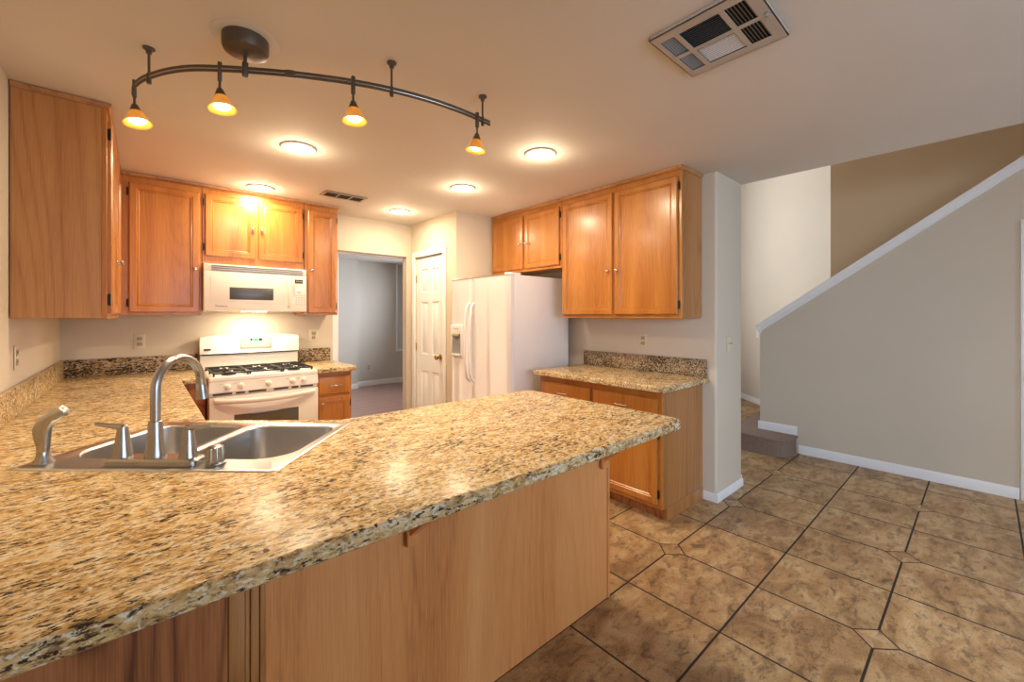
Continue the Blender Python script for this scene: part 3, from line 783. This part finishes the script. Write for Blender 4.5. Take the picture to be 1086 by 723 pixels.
# vent slots above the door
b = MB(); b.box(RX0 + .004, RX1 - .004, RY - .012, RY + .0195, .772, .7995); vs = b.build('vent_strip', M['bisque'], rg)
for f0, f1 in ((.03, .19), (.22, .30), (.33, .49), (.56, .70), (.73, .80), (.82, .95)):
    b = MB(); b.box(RX0 + (RX1 - RX0) * f0, RX0 + (RX1 - RX0) * f1, RY - .014, RY - .0125, .777, .793); b.build('vent_slot', M['glassdark'], vs)
b = MB(); b.box(RX0, RX1, RY - .028, RY + .019, .235, .768, .006); od = b.build('oven_door', M['bisque'], rg)
b = MB(); b.box(.526, .975, RY - .031, RY - .0285, .36, .622, .001); b.build('oven_window', M['glassoven'], od)
hp = [(RX0 + .03 + (RX1 - RX0 - .06) * t, RY - .034 - .046 * math.sin(PI * t) ** .6, .725 + .014 * (abs(t - .5) * 2) ** 2) for t in [i / 16 for i in range(17)]]
b = MB(); b.loft([[(x, y - .013 * math.cos(a), z + .019 * math.sin(a)) for a in [2 * PI * k / 12 for k in range(12)]] for x, y, z in hp]); b.build('oven_handle', M['bisque'], od, 60)
b = MB(); b.box(RX0, RX1, RY - .024, RY + .019, .055, .228, .006); b.build('drawer', M['bisque'], rg)
# backguard
b = MB()
b.box(RX0, RX1, 4.40, 4.46, .909, 1.035, .003)
N = 16; lo = []; 
for i in range(N + 1):
    t = i / N; x = RX0 - .004 + (RX1 - RX0 + .008) * t; zt = 1.192 + .014 * (1 - (2 * t - 1) ** 4)
    yb = 4.378 - .012 * (1 - (2 * t - 1) ** 2); zb = 1.046 + .012 * abs(2 * t - 1) ** 2 * 0
    lo.append([(x, yb, zb), (x, yb + .010, zt - .012), (x, yb + .020, zt), (x, 4.465, zt), (x, 4.465, zb)])
b.loft(lo); bg = b.build('backguard', M['bisque'], rg, 40)
b = MB(); b.box(RX0 + .01, RX1 - .01, 4.386, 4.45, 1.0352, 1.0456); b.build('gap_shade_block', M['dark'], bg)  # near-black block stands in for the shade in this slit
YB = 4.366
b = MB(); b.box(.655, .895, YB - .003, YB + .008, 1.085, 1.180, .002); kp = b.build('keypad', M['bisque2'], bg)
b = MB(); b.box(.728, .822, YB - .005, YB - .0032, 1.148, 1.172); dp = b.build('display', M['dark'], kp)
b = MB()
for k, xx in enumerate((.742, .756, .775, .789)):
    b.box(xx, xx + .009, YB - .0060, YB - .0052, 1.154, 1.166)
b.build('clock_digits', M['green'], dp)
for i in range(4):
    for j in range(8):
        if 2 <= j <= 5 and i == 0: continue
        b = MB(); b.box(.664 + j * .0285, .682 + j * .0285, YB - .0048, YB - .0032, 1.158 - i * .02, 1.169 - i * .02, .001, 1); b.build('button', M['bisque'], kp)
b = MB(); b.box(.392, .442, YB + .002, YB + .0068, 1.078, 1.092); b.build('badge', M['black'], bg)
# grates and burners
for gx0, gx1 in ((.405, .625), (.64, .86), (.875, 1.095)):
    b = MB(); y0, y1 = 3.835, 4.335; zt = .942
    T = .006
    for (xa, ya, xb, yb) in ((gx0, y0, gx1, y0), (gx0, y1, gx1, y1), (gx0, y0, gx0, y1), (gx1, y0, gx1, y1), (gx0, (y0 + y1) / 2, gx1, (y0 + y1) / 2)):
        b.box(min(xa, xb) - T, max(xa, xb) + T, min(ya, yb) - T, max(ya, yb) + T, zt - .012, zt, .002)
    xm = (gx0 + gx1) / 2
    for yc in ((y0 * .75 + y1 * .25), (y0 * .25 + y1 * .75)):
        b.box(gx0, xm - .03, yc - T * .8, yc + T * .8, zt - .012, zt + .003, .002); b.box(xm + .03, gx1, yc - T * .8, yc + T * .8, zt - .012, zt + .003, .002)
        b.box(xm - T * .8, xm + T * .8, yc - .115, yc - .03, zt - .012, zt + .003, .002); b.box(xm - T * .8, xm + T * .8, yc + .03, yc + .115, zt - .012, zt + .003, .002)
    for xx in (gx0, gx1):
        for yy in (y0, (y0 + y1) / 2, y1):
            b.box(xx - T, xx + T, yy - T, yy + T, .9095, zt - .01)
    b.build('grate', M['black'], rg)
for x, y in ((.515, 3.96), (.515, 4.21), (.985, 3.96), (.985, 4.21), (.75, 4.085)):
    b = MB(); b.lathe([(.05, .9092), (.048, .916), (.034, .918), (.034, .926), (.030, .930), (0, .930)], (x, y, 0)); b.build('burner', M['black'], rg)

# ------------------------------------------------------------------ microwave
mw = thing('microwave', 'bisque over-the-range microwave mounted above the gas range', 'microwave', (.746, 4.3, 1.41))
MX0, MX1, MY = .368, 1.124, 4.10
WM = MX1 - MX0
b = MB(); b.box(MX0, MX1, MY + .012, BY - .004, 1.412, 1.792, .004); b.box(MX0, MX1, MY - .001, MY + .0125, 1.735, 1.792, .004); b.build('body', M['bisque'], mw)
for k in range(3):
    b = MB(); b.box(MX0 + .05, MX1 - .03, MY - .0085, MY - .0012, 1.741 + k * .016, 1.750 + k * .016, .002); b.build('grille_slat', M['louver'], mw)
xd = MX0 + WM * .835
b = MB(); b.box(MX0, xd - .002, MY - .008, MY + .0118, 1.414, 1.733, .005); md = b.build('door', M['bisque'], mw)
b = MB(); b.box(MX0 + .045, xd - .055, MY - .0105, MY - .0082, 1.478, 1.690, .002); b.build('door_panel', M['bisque'], md)
b = MB(); b.box(MX0 + WM * .225, MX0 + WM * .645, MY - .0135, MY - .0108, 1.508, 1.608, .001); b.build('door_window', M['glassdark'], md)
hx = xd - .022
hp = [(hx, MY - .010 - .036 * math.sin(PI * t) ** .5, 1.445 + .255 * t) for t in [i / 14 for i in range(15)]]
b = MB(); b.loft([[(x + .013 * math.cos(a), y + .009 * math.sin(a), z) for a in [2 * PI * k / 12 for k in range(12)]] for x, y, z in hp]); b.build('door_handle', M['bisque'], md, 60)
b = MB(); b.box(xd + .001, MX1, MY - .006, MY + .0118, 1.414, 1.733, .004); pc = b.build('control_panel', M['bisque'], mw)
b = MB(); b.box(xd + .028, xd + .092, MY - .0085, MY - .0062, 1.665, 1.698); b.build('display', M['dark'], pc)
b = MB()
for k in range(4): b.box(xd + .038 + k * .012, xd + .046 + k * .012, MY - .0095, MY - .0088, 1.675, 1.688)
b.build('display_digits', M['plate2'], pc)
b = MB(); b.lathe([(.021, 0), (.020, .010), (.014, .014), (0, .014)], (xd + .065, MY - .0062, 1.598), (0, -1, 0)); b.build('dial', M['bisque'], pc, label='round control dial')
for (fx_, z) in [(.022 + .0, 1.64 - k * .018) for k in range(6)] + [(.040 + j * .022, 1.555 - i * .020) for i in range(5) for j in range(4)]:
    b = MB(); b.box(xd + fx_ - .007, xd + fx_ + .007, MY - .0078, MY - .0062, z - .005, z + .005, .001, 1); b.build('button', M['bisque2'], pc)
b = MB(); b.box(MX0 + .28, MX0 + .46, 4.2, 4.30, 1.408, 1.4118); b.build('hood_lamp', M['lamp'], mw)
area('range_hood_lamp', (MX0 + .37, 4.25, 1.400), (0, 0, 0), .18, .10, HOOD_W, (1.0, 0.84, 0.60))
def text(s, size, loc, rot, mat, parent, name):
    cu = bpy.data.curves.new('t', 'FONT'); cu.body = s; cu.size = size; cu.extrude = .0004; cu.align_x = 'LEFT'
    to = bpy.data.objects.new('t', cu); COL.objects.link(to)
    bpy.context.view_layer.update()
    me = bpy.data.meshes.new_from_object(to); bpy.data.objects.remove(to)
    me.transform(Matrix.Translation(Vector(loc) - ORG[parent.name]) @ rot); me.materials.clear(); me.materials.append(mat)
    o = bpy.data.objects.new(name, me); COL.objects.link(o); o.parent = parent; ORG[o.name] = ORG[parent.name]; return o
RB = Matrix.Rotation(PI / 2, 4, 'X')
text('Kenmore', .021, (MX0 + .075, MY - .0088, 1.447), RB, M['black'], md, 'lettering')

# ------------------------------------------------------------------ refrigerator
fr = thing('refrigerator', 'white side-by-side refrigerator with water dispenser against the right wall', 'refrigerator', (2.7, 3.1, 0))
FY0, FY1, FS = 2.652, 3.542, 3.178
b = MB(); b.box(2.376, 3.075, FY0 + .004, FY1 - .004, .03, 1.725, .006); b.build('body', M['white'], fr)
b = MB(); b.box(2.40, 3.05, FY0 + .03, FY1 - .03, 0, .0295); b.build('base_grille', M['dark'], fr)
def fdoor(y0, y1, name):
    b = MB(); ring = []
    n = 12
    out = [(2.372, y0), (2.372, y1)]
    front = []
    for i in range(n + 1):
        t = i / n; y = y1 + (y0 - y1) * t
        k = (abs(y - (FY0 + FY1) / 2) / ((FY1 - FY0) / 2))
        x = 2.305 + .016 * k ** 2.5
        e = min(t, 1 - t)
        if e < .001: x += .012
        front.append((x, y))
    poly = [(2.372, y0), (2.372, y1)] + front
    poly = poly[::-1]
    b.prism(poly, .085, 1.728, .006)
    return b.build(name, M['white'], fr, 45)
d2 = fdoor(FS + .004, FY1, 'freezer_door'); d1 = fdoor(FY0, FS - .004, 'refrigerator_door')
for y, d in ((FS + .036, d2), (FS - .036, d1)):
    b = MB()
    pts = [(2.305 - .055 * math.sin(PI * t) ** .35, y, .76 + .73 * t) for t in [i / 20 for i in range(21)]]
    b.loft([[(x + .012 * math.cos(a), yy + .014 * math.sin(a), z) for a in [2 * PI * k / 12 for k in range(12)]] for x, yy, z in pts])
    b.build('door_handle', M['white'], d, 60)
b = MB()
DY0, DY1, DZ0, DZ1 = 3.325, 3.505, .985, 1.285
xf = 2.309
b.box(xf - .016, xf + .004, DY0, DY0 + .018, DZ0, DZ1, .003); b.box(xf - .016, xf + .004, DY1 - .018, DY1, DZ0, DZ1, .003)
b.box(xf - .016, xf + .004, DY0 + .018, DY1 - .018, DZ1 - .09, DZ1, .003); b.box(xf - .022, xf + .004, DY0 + .018, DY1 - .018, DZ0, DZ0 + .02, .003)
dsp = b.build('dispenser', M['white'], d2)
b = MB(); b.box(xf - .006, xf - .0005, DY0 + .018, DY1 - .018, DZ0 + .02, DZ1 - .09); b.build('dispenser_recess', M['louver'], d2)
b = MB(); b.lathe([(.035, 0), (.05, .015), (.05, .02), (0, .022)], (xf - .012, (DY0 + DY1) / 2, DZ1 - .115), (0, 0, 1)); b.build('dispenser_spout', M['plate2'], d2)
for k in range(3):
    b = MB(); b.box(xf - .018, xf - .0165, DY0 + .05 + k * .03, DY0 + .07 + k * .03, DZ1 - .04, DZ1 - .03); b.build('button', M['plate2'], d2)
for y in (FY0 + .05, FY1 - .05):
    b = MB(); b.box(2.33, 2.47, y - .03, y + .03, 1.7285, 1.745, .005); b.build('hinge_cover', M['white'], fr)

# ------------------------------------------------------------------ ceiling lights
def can(label, first=None, xy=(0, 0)):
    if first:
        o = dup(first, (xy[0], xy[1], CZ), label); return o
    c = thing('recessed_light', label, 'ceiling light', (xy[0], xy[1], CZ), 'recessed ceiling lights')
    b = MB(); b.lathe([(.104, -.001), (.104, -.005), (.098, -.009), (.084, -.007), (.082, -.001)], (xy[0], xy[1], CZ), n=40); b.build('trim_ring', M['vent'], c)
    b = MB(); b.lathe([(.0815, -.0015), (.078, -.008), (.06, -.016), (.03, -.020), (0, -.021)], (xy[0], xy[1], CZ), n=32); b.build('lens', M['lamp'], c)
    return c
cans = [((.745, 2.880), 'lit recessed ceiling light below the curved track light'), ((1.962, 1.935), 'lit recessed ceiling light nearest the tall right-hand cabinet'),
        ((.740, 3.985), 'lit recessed ceiling light right above the microwave cabinet'), ((2.0, 2.877), 'lit recessed ceiling light in front of the refrigerator'),
        ((1.968, 3.951), 'lit recessed ceiling light by the doorway and small ceiling vent')]
first = None
for xy, lb_ in cans:
    if first is None: first = can(lb_, None, xy)
    else: can(lb_, first, xy)
    area('recessed_lamp', (xy[0], xy[1], CZ - .024), (0, 0, 0), .15, .15, CAN_W, WARM, shape='DISK')
    pl_ = bpy.data.lights.new('added_ceiling_glow', 'POINT'); pl_.energy = 3.0; pl_.color = WARM; pl_.shadow_soft_size = .04  # extra point light below each lens, added to brighten the ceiling
    po_ = bpy.data.objects.new('added_ceiling_glow', pl_); COL.objects.link(po_); po_.location = (xy[0], xy[1], CZ - .085)

# ------------------------------------------------------------------ track light
tk = thing('track_light', 'curved dark bronze track light with four amber glass cone lamps', 'track light', (.3, 1.885, CZ))
rail = [(-.028, 2.403), (-.022, 2.33), (0.0, 2.25), (.030, 2.185), (.075, 2.105), (.140, 2.022), (.225, 1.950), (.306, 1.893), (.412, 1.825), (.525, 1.762), (.645, 1.705), (.788, 1.655), (.964, 1.620), (1.13, 1.612), (1.288, 1.622)]
def cr(P, n=6):
    out = []
    P = [Vector(p) for p in P]
    for i in range(len(P) - 1):
        p0, p1, p2, p3 = P[max(i - 1, 0)], P[i], P[i + 1], P[min(i + 2, len(P) - 1)]
        for k in range(n):
            t = k / n
            out.append(.5 * ((2 * p1) + (p2 - p0) * t + (2 * p0 - 5 * p1 + 4 * p2 - p3) * t * t + (3 * p1 - p0 - 3 * p2 + p3) * t ** 3))
    out.append(P[-1]); return out
rp = cr(rail)
b = MB()
for z in (2.331, 2.315): b.tube([(p.x, p.y, z) for p in rp], .0052, 8)
b.build('rail', M['bronze'], tk, 60)
b = MB(); b.tube([(p.x, p.y, 2.323) for p in rp], .0032, 6); b.build('rail_core', M['pewter'], tk, 60)
b = MB(); b.lathe([(.078, -.003), (.078, -.042), (.074, -.052), (.05, -.062), (0, -.068)], (.30, 1.885, CZ), n=36); b.build('canopy', M['bronze'], tk)
b = MB(); b.lathe([(.115, -.0006), (.115, -.002), (.112, -.0028), (0, -.0028)], (.30, 1.885, CZ), n=48); b.build('ceiling_plate', M['ceil'], tk)
b = MB(); b.tube([(.30, 1.897, CZ - .062), (.30, 1.897, 2.33)], .007, 10); b.box(.290, .310, 1.888, 1.906, 2.298, 2.352, .003); b.build('stem', M['bronze'], tk)
b = MB(); b.tube([(.424, 1.818, 2.323), (.452, 1.802, 2.323)], .014, 12); b.build('connector', M['bronze'], tk)
for x, y in ((.022, 2.205), (.788, 1.655), (1.24, 1.617)):
    b = MB(); b.lathe([(.020, -.001), (.020, -.006), (.010, -.012), (.010, -.022), (.0045, -.026), (.0045, -.10), (.008, -.102), (.008, -.142), (0, -.143)], (x, y, CZ), n=14); b.build('support_rod', M['bronze'], tk)
for x, y, tl in ((-.022, 2.33, .16), (.225, 1.950, .12), (.645, 1.705, .06), (1.205, 1.614, -.08)):
    ax = Vector((tl * .8, -tl, -1)).normalized()
    b = MB(); b.box(x - .007, x + .007, y - .007, y + .007, 2.275, 2.347, .002); b.tube([(x, y, 2.276), (x, y, 2.243)], .0045, 8)
    top = Vector((x, y, 2.248))
    b.lathe([(.006, 0), (.010, .004), (.0215, .034), (.019, .036)], top, ax, 16)
    h = b.build('lamp_head', M['bronze'], tk)
    b = MB()
    prof = [(.0195, .030), (.032, .058), (.046, .084), (.048, .085), (.044, .0825), (.029, .057), (.017, .0345)]
    q = Vector((0, 0, 1)).rotation_difference(ax)
    b.loft([[top + q @ Vector((r_ * math.cos(2 * PI * k / 24), r_ * math.sin(2 * PI * k / 24), z)) for k in range(24)] for r_, z in prof], False, False)
    b.build('lamp_shade', M['amber'], h, 50, label='amber glass cone shade')
    b = MB(); b.lathe([(.010, .034), (.024, .060), (.028, .074), (.022, .079), (0, .080)], top, ax, 18); b.build('bulb', M['bulb'], h)
    l = bpy.data.lights.new('track_lamp', 'SPOT'); l.energy = TRACK_W * 10; l.color = WARM; l.spot_size = math.radians(110); l.spot_blend = .8; l.shadow_soft_size = .03
    lo_ = bpy.data.objects.new('track_lamp', l); COL.objects.link(lo_); lo_.location = top + ax * .10
    lo_.rotation_euler = Vector((0, 0, -1)).rotation_difference(ax).to_euler()

# ------------------------------------------------------------------ ceiling vents
v = thing('ceiling_vent', 'large square six-panel ceiling register above the tiled nook', 'vent', (1.63, .67, CZ))
vx0, vx1, vy0, vy1 = 1.452, 1.812, .485, .852
zb, zt = CZ - .018, CZ - .002
ys = [vy1, vy1 - .022, vy1 - .078, vy1 - .095, vy1 - .238, vy1 - .256, vy1 - .325, vy0]
xs = [vx0, vx0 + .045, vx0 + .170, vx0 + .19, vx0 + .315, vx1]
b = MB()
for i in range(5):
    for j in range(7):
        if i in (1, 3) and j in (1, 3, 5): continue
        b.box(xs[i], xs[i + 1], ys[j + 1], ys[j], zb, zb + .003)
b.box(vx0, vx1, vy0, vy0 + .003, zb, zt); b.box(vx0, vx1, vy1 - .003, vy1, zb, zt); b.box(vx0, vx0 + .003, vy0, vy1, zb, zt); b.box(vx1 - .003, vx1, vy0, vy1, zb, zt)
b.build('frame', M['vent'], v, 0)
b = MB(); b.box(vx0 + .004, vx1 - .004, vy0 + .004, vy1 - .004, zt - .002, zt); b.build('duct_opening', M['dark'], v, 0)
for i in (1, 3):
    for j in (1, 3, 5):
        b = MB(); xa, xb, ya, yb = xs[i], xs[i + 1], ys[j + 1], ys[j]
        if j == 3:      # slats run along y
            n = 11; s = (-.9 if i == 1 else .9)
            for k in range(n):
                x = xa + (xb - xa) * (k + .5) / n; c, si = math.cos(s) * (.0034 if i == 1 else .0022), math.sin(s) * (.0034 if i == 1 else .0022)
                b.loft([[(x - c - .0004, y, zb + .0065 + si), (x - c + .0004, y, zb + .0075 + si), (x + c + .0004, y, zb + .0075 - si), (x + c - .0004, y, zb + .0065 - si)] for y in (ya, yb)])
        else:
            n = 6; s = (.7 if j == 1 else -.7)
            for k in range(n):
                y = ya + (yb - ya) * (k + .5) / n; c, si = math.cos(s) * .0034, math.sin(s) * .0034
                b.loft([[(x, y - c - .0004, zb + .0065 + si), (x, y - c + .0004, zb + .0075 + si), (x, y + c + .0004, zb + .0075 - si), (x, y + c - .0004, zb + .0065 - si)] for x in (xa, xb)])
        b.build('louver_panel', M['trim'] if (i, j) == (3, 3) else M['louver'], v, 0)  # the one white panel stands in for light caught by its tilted slats
b = MB(); b.box(vx0 + .16, vx0 + .175, vy0 + .008, vy0 + .022, zb - .012, zb - .0005, .002); b.build('damper_lever', M['louver'], v)
v = thing('ceiling_vent', 'narrow rectangular ceiling register in front of the doorway', 'vent', (1.35, 3.77, CZ))
vx0, vx1, vy0, vy1 = 1.165, 1.525, 3.685, 3.855; zb = CZ - .012
xs = [vx0, vx0 + .02, vx0 + .12, vx0 + .13, vx0 + .23, vx0 + .24, vx0 + .34, vx1]; ys = [vy0, vy0 + .025, vy1 - .025, vy1]
b = MB()
for i in range(7):
    for j in range(3):
        if i in (1, 3, 5) and j == 1: continue
        b.box(xs[i], xs[i + 1], ys[j], ys[j + 1], zb, zb + .003)
b.box(vx0, vx1, vy0, vy0 + .003, zb, CZ - .002); b.box(vx0, vx1, vy1 - .003, vy1, zb, CZ - .002)
b.build('frame', M['vent'], v, 0)
b = MB(); b.box(vx0 + .004, vx1 - .004, vy0 + .004, vy1 - .004, CZ - .004, CZ - .002); b.build('duct_opening', M['dark'], v, 0)
for i in (1, 3, 5):
    b = MB()
    for k in range(7):
        y = ys[1] + (ys[2] - ys[1]) * (k + .5) / 7
        b.box(xs[i], xs[i + 1], y - .0012, y + .0012, zb + .0005, zb + .007)
    b.build('louver_panel', M['bronze'], v, 0)

# ------------------------------------------------------------------ outlets and switches
def plate(kind, label, c, axis, mat='plate', mat2='plate2', w=.072, group=None):
    c = Vector(c); n = Vector(axis)
    X = Matrix.Translation(c) @ Vector((0, -1, 0)).rotation_difference(n).to_matrix().to_4x4()
    if n.y > .9: X = Matrix.Translation(c) @ Matrix.Rotation(PI, 4, 'Z')
    r = thing('wall_outlet' if kind == 'outlet' else 'light_switch', label, 'outlet' if kind == 'outlet' else 'switch', tuple(c), group)
    b = MB(X); b.box(-w / 2, w / 2, -.006, -.0005, -.058, .058, .003); b.build('cover_plate', M[mat], r)
    if kind == 'outlet':
        for z in (-.022, .022):
            b = MB(X); b.box(-.017, .017, -.0085, -.0062, z - .015, z + .015, .003); rc = b.build('receptacle', M[mat2], r)
            b = MB(X); b.box(-.009, -.006, -.0092, -.0086, z - .004, z + .008); b.box(.006, .009, -.0092, -.0086, z - .004, z + .008); b.build('slot', M['dark'], rc)
    else:
        k = 2 if w > .08 else 1
        for q in range(k):
            o = (q - (k - 1) / 2) * .046
            b = MB(X); b.box(o - .005, o + .005, -.016, -.0062, -.004, .012, .002); b.build('toggle', M[mat2], r)
    return r
plate('outlet', 'almond outlet on the back wall left of the range', (-.012, BY, 1.168), (0, -1, 0))
plate('outlet', 'almond outlet on the back wall between the range and the doorway', (1.30, BY, 1.175), (0, -1, 0), w=.10)
plate('outlet', 'almond outlet on the left wall at the left picture edge', (WX, 3.05, 1.175), (1, 0, 0))
plate('outlet', 'almond outlet on the right wall above the right-hand counter', (RX, 1.912, 1.165), (-1, 0, 0))
plate('switch', 'double almond light switch on the wall end facing the camera', (3.40, 1.31, 1.158), (0, -1, 0), w=.105)
plate('outlet', 'outlet low on the grey wall of the far room', (3.36, 8.05, .37), (0, -1, 0))
dg = Vector((-1, 1, 0)).normalized()
plate('switch', 'small white switch on the diagonal foyer wall beyond the stairs', (6.04 + 1.145, 1.2 + 1.145, 1.09), tuple(dg), 'wplate', 'wplate')
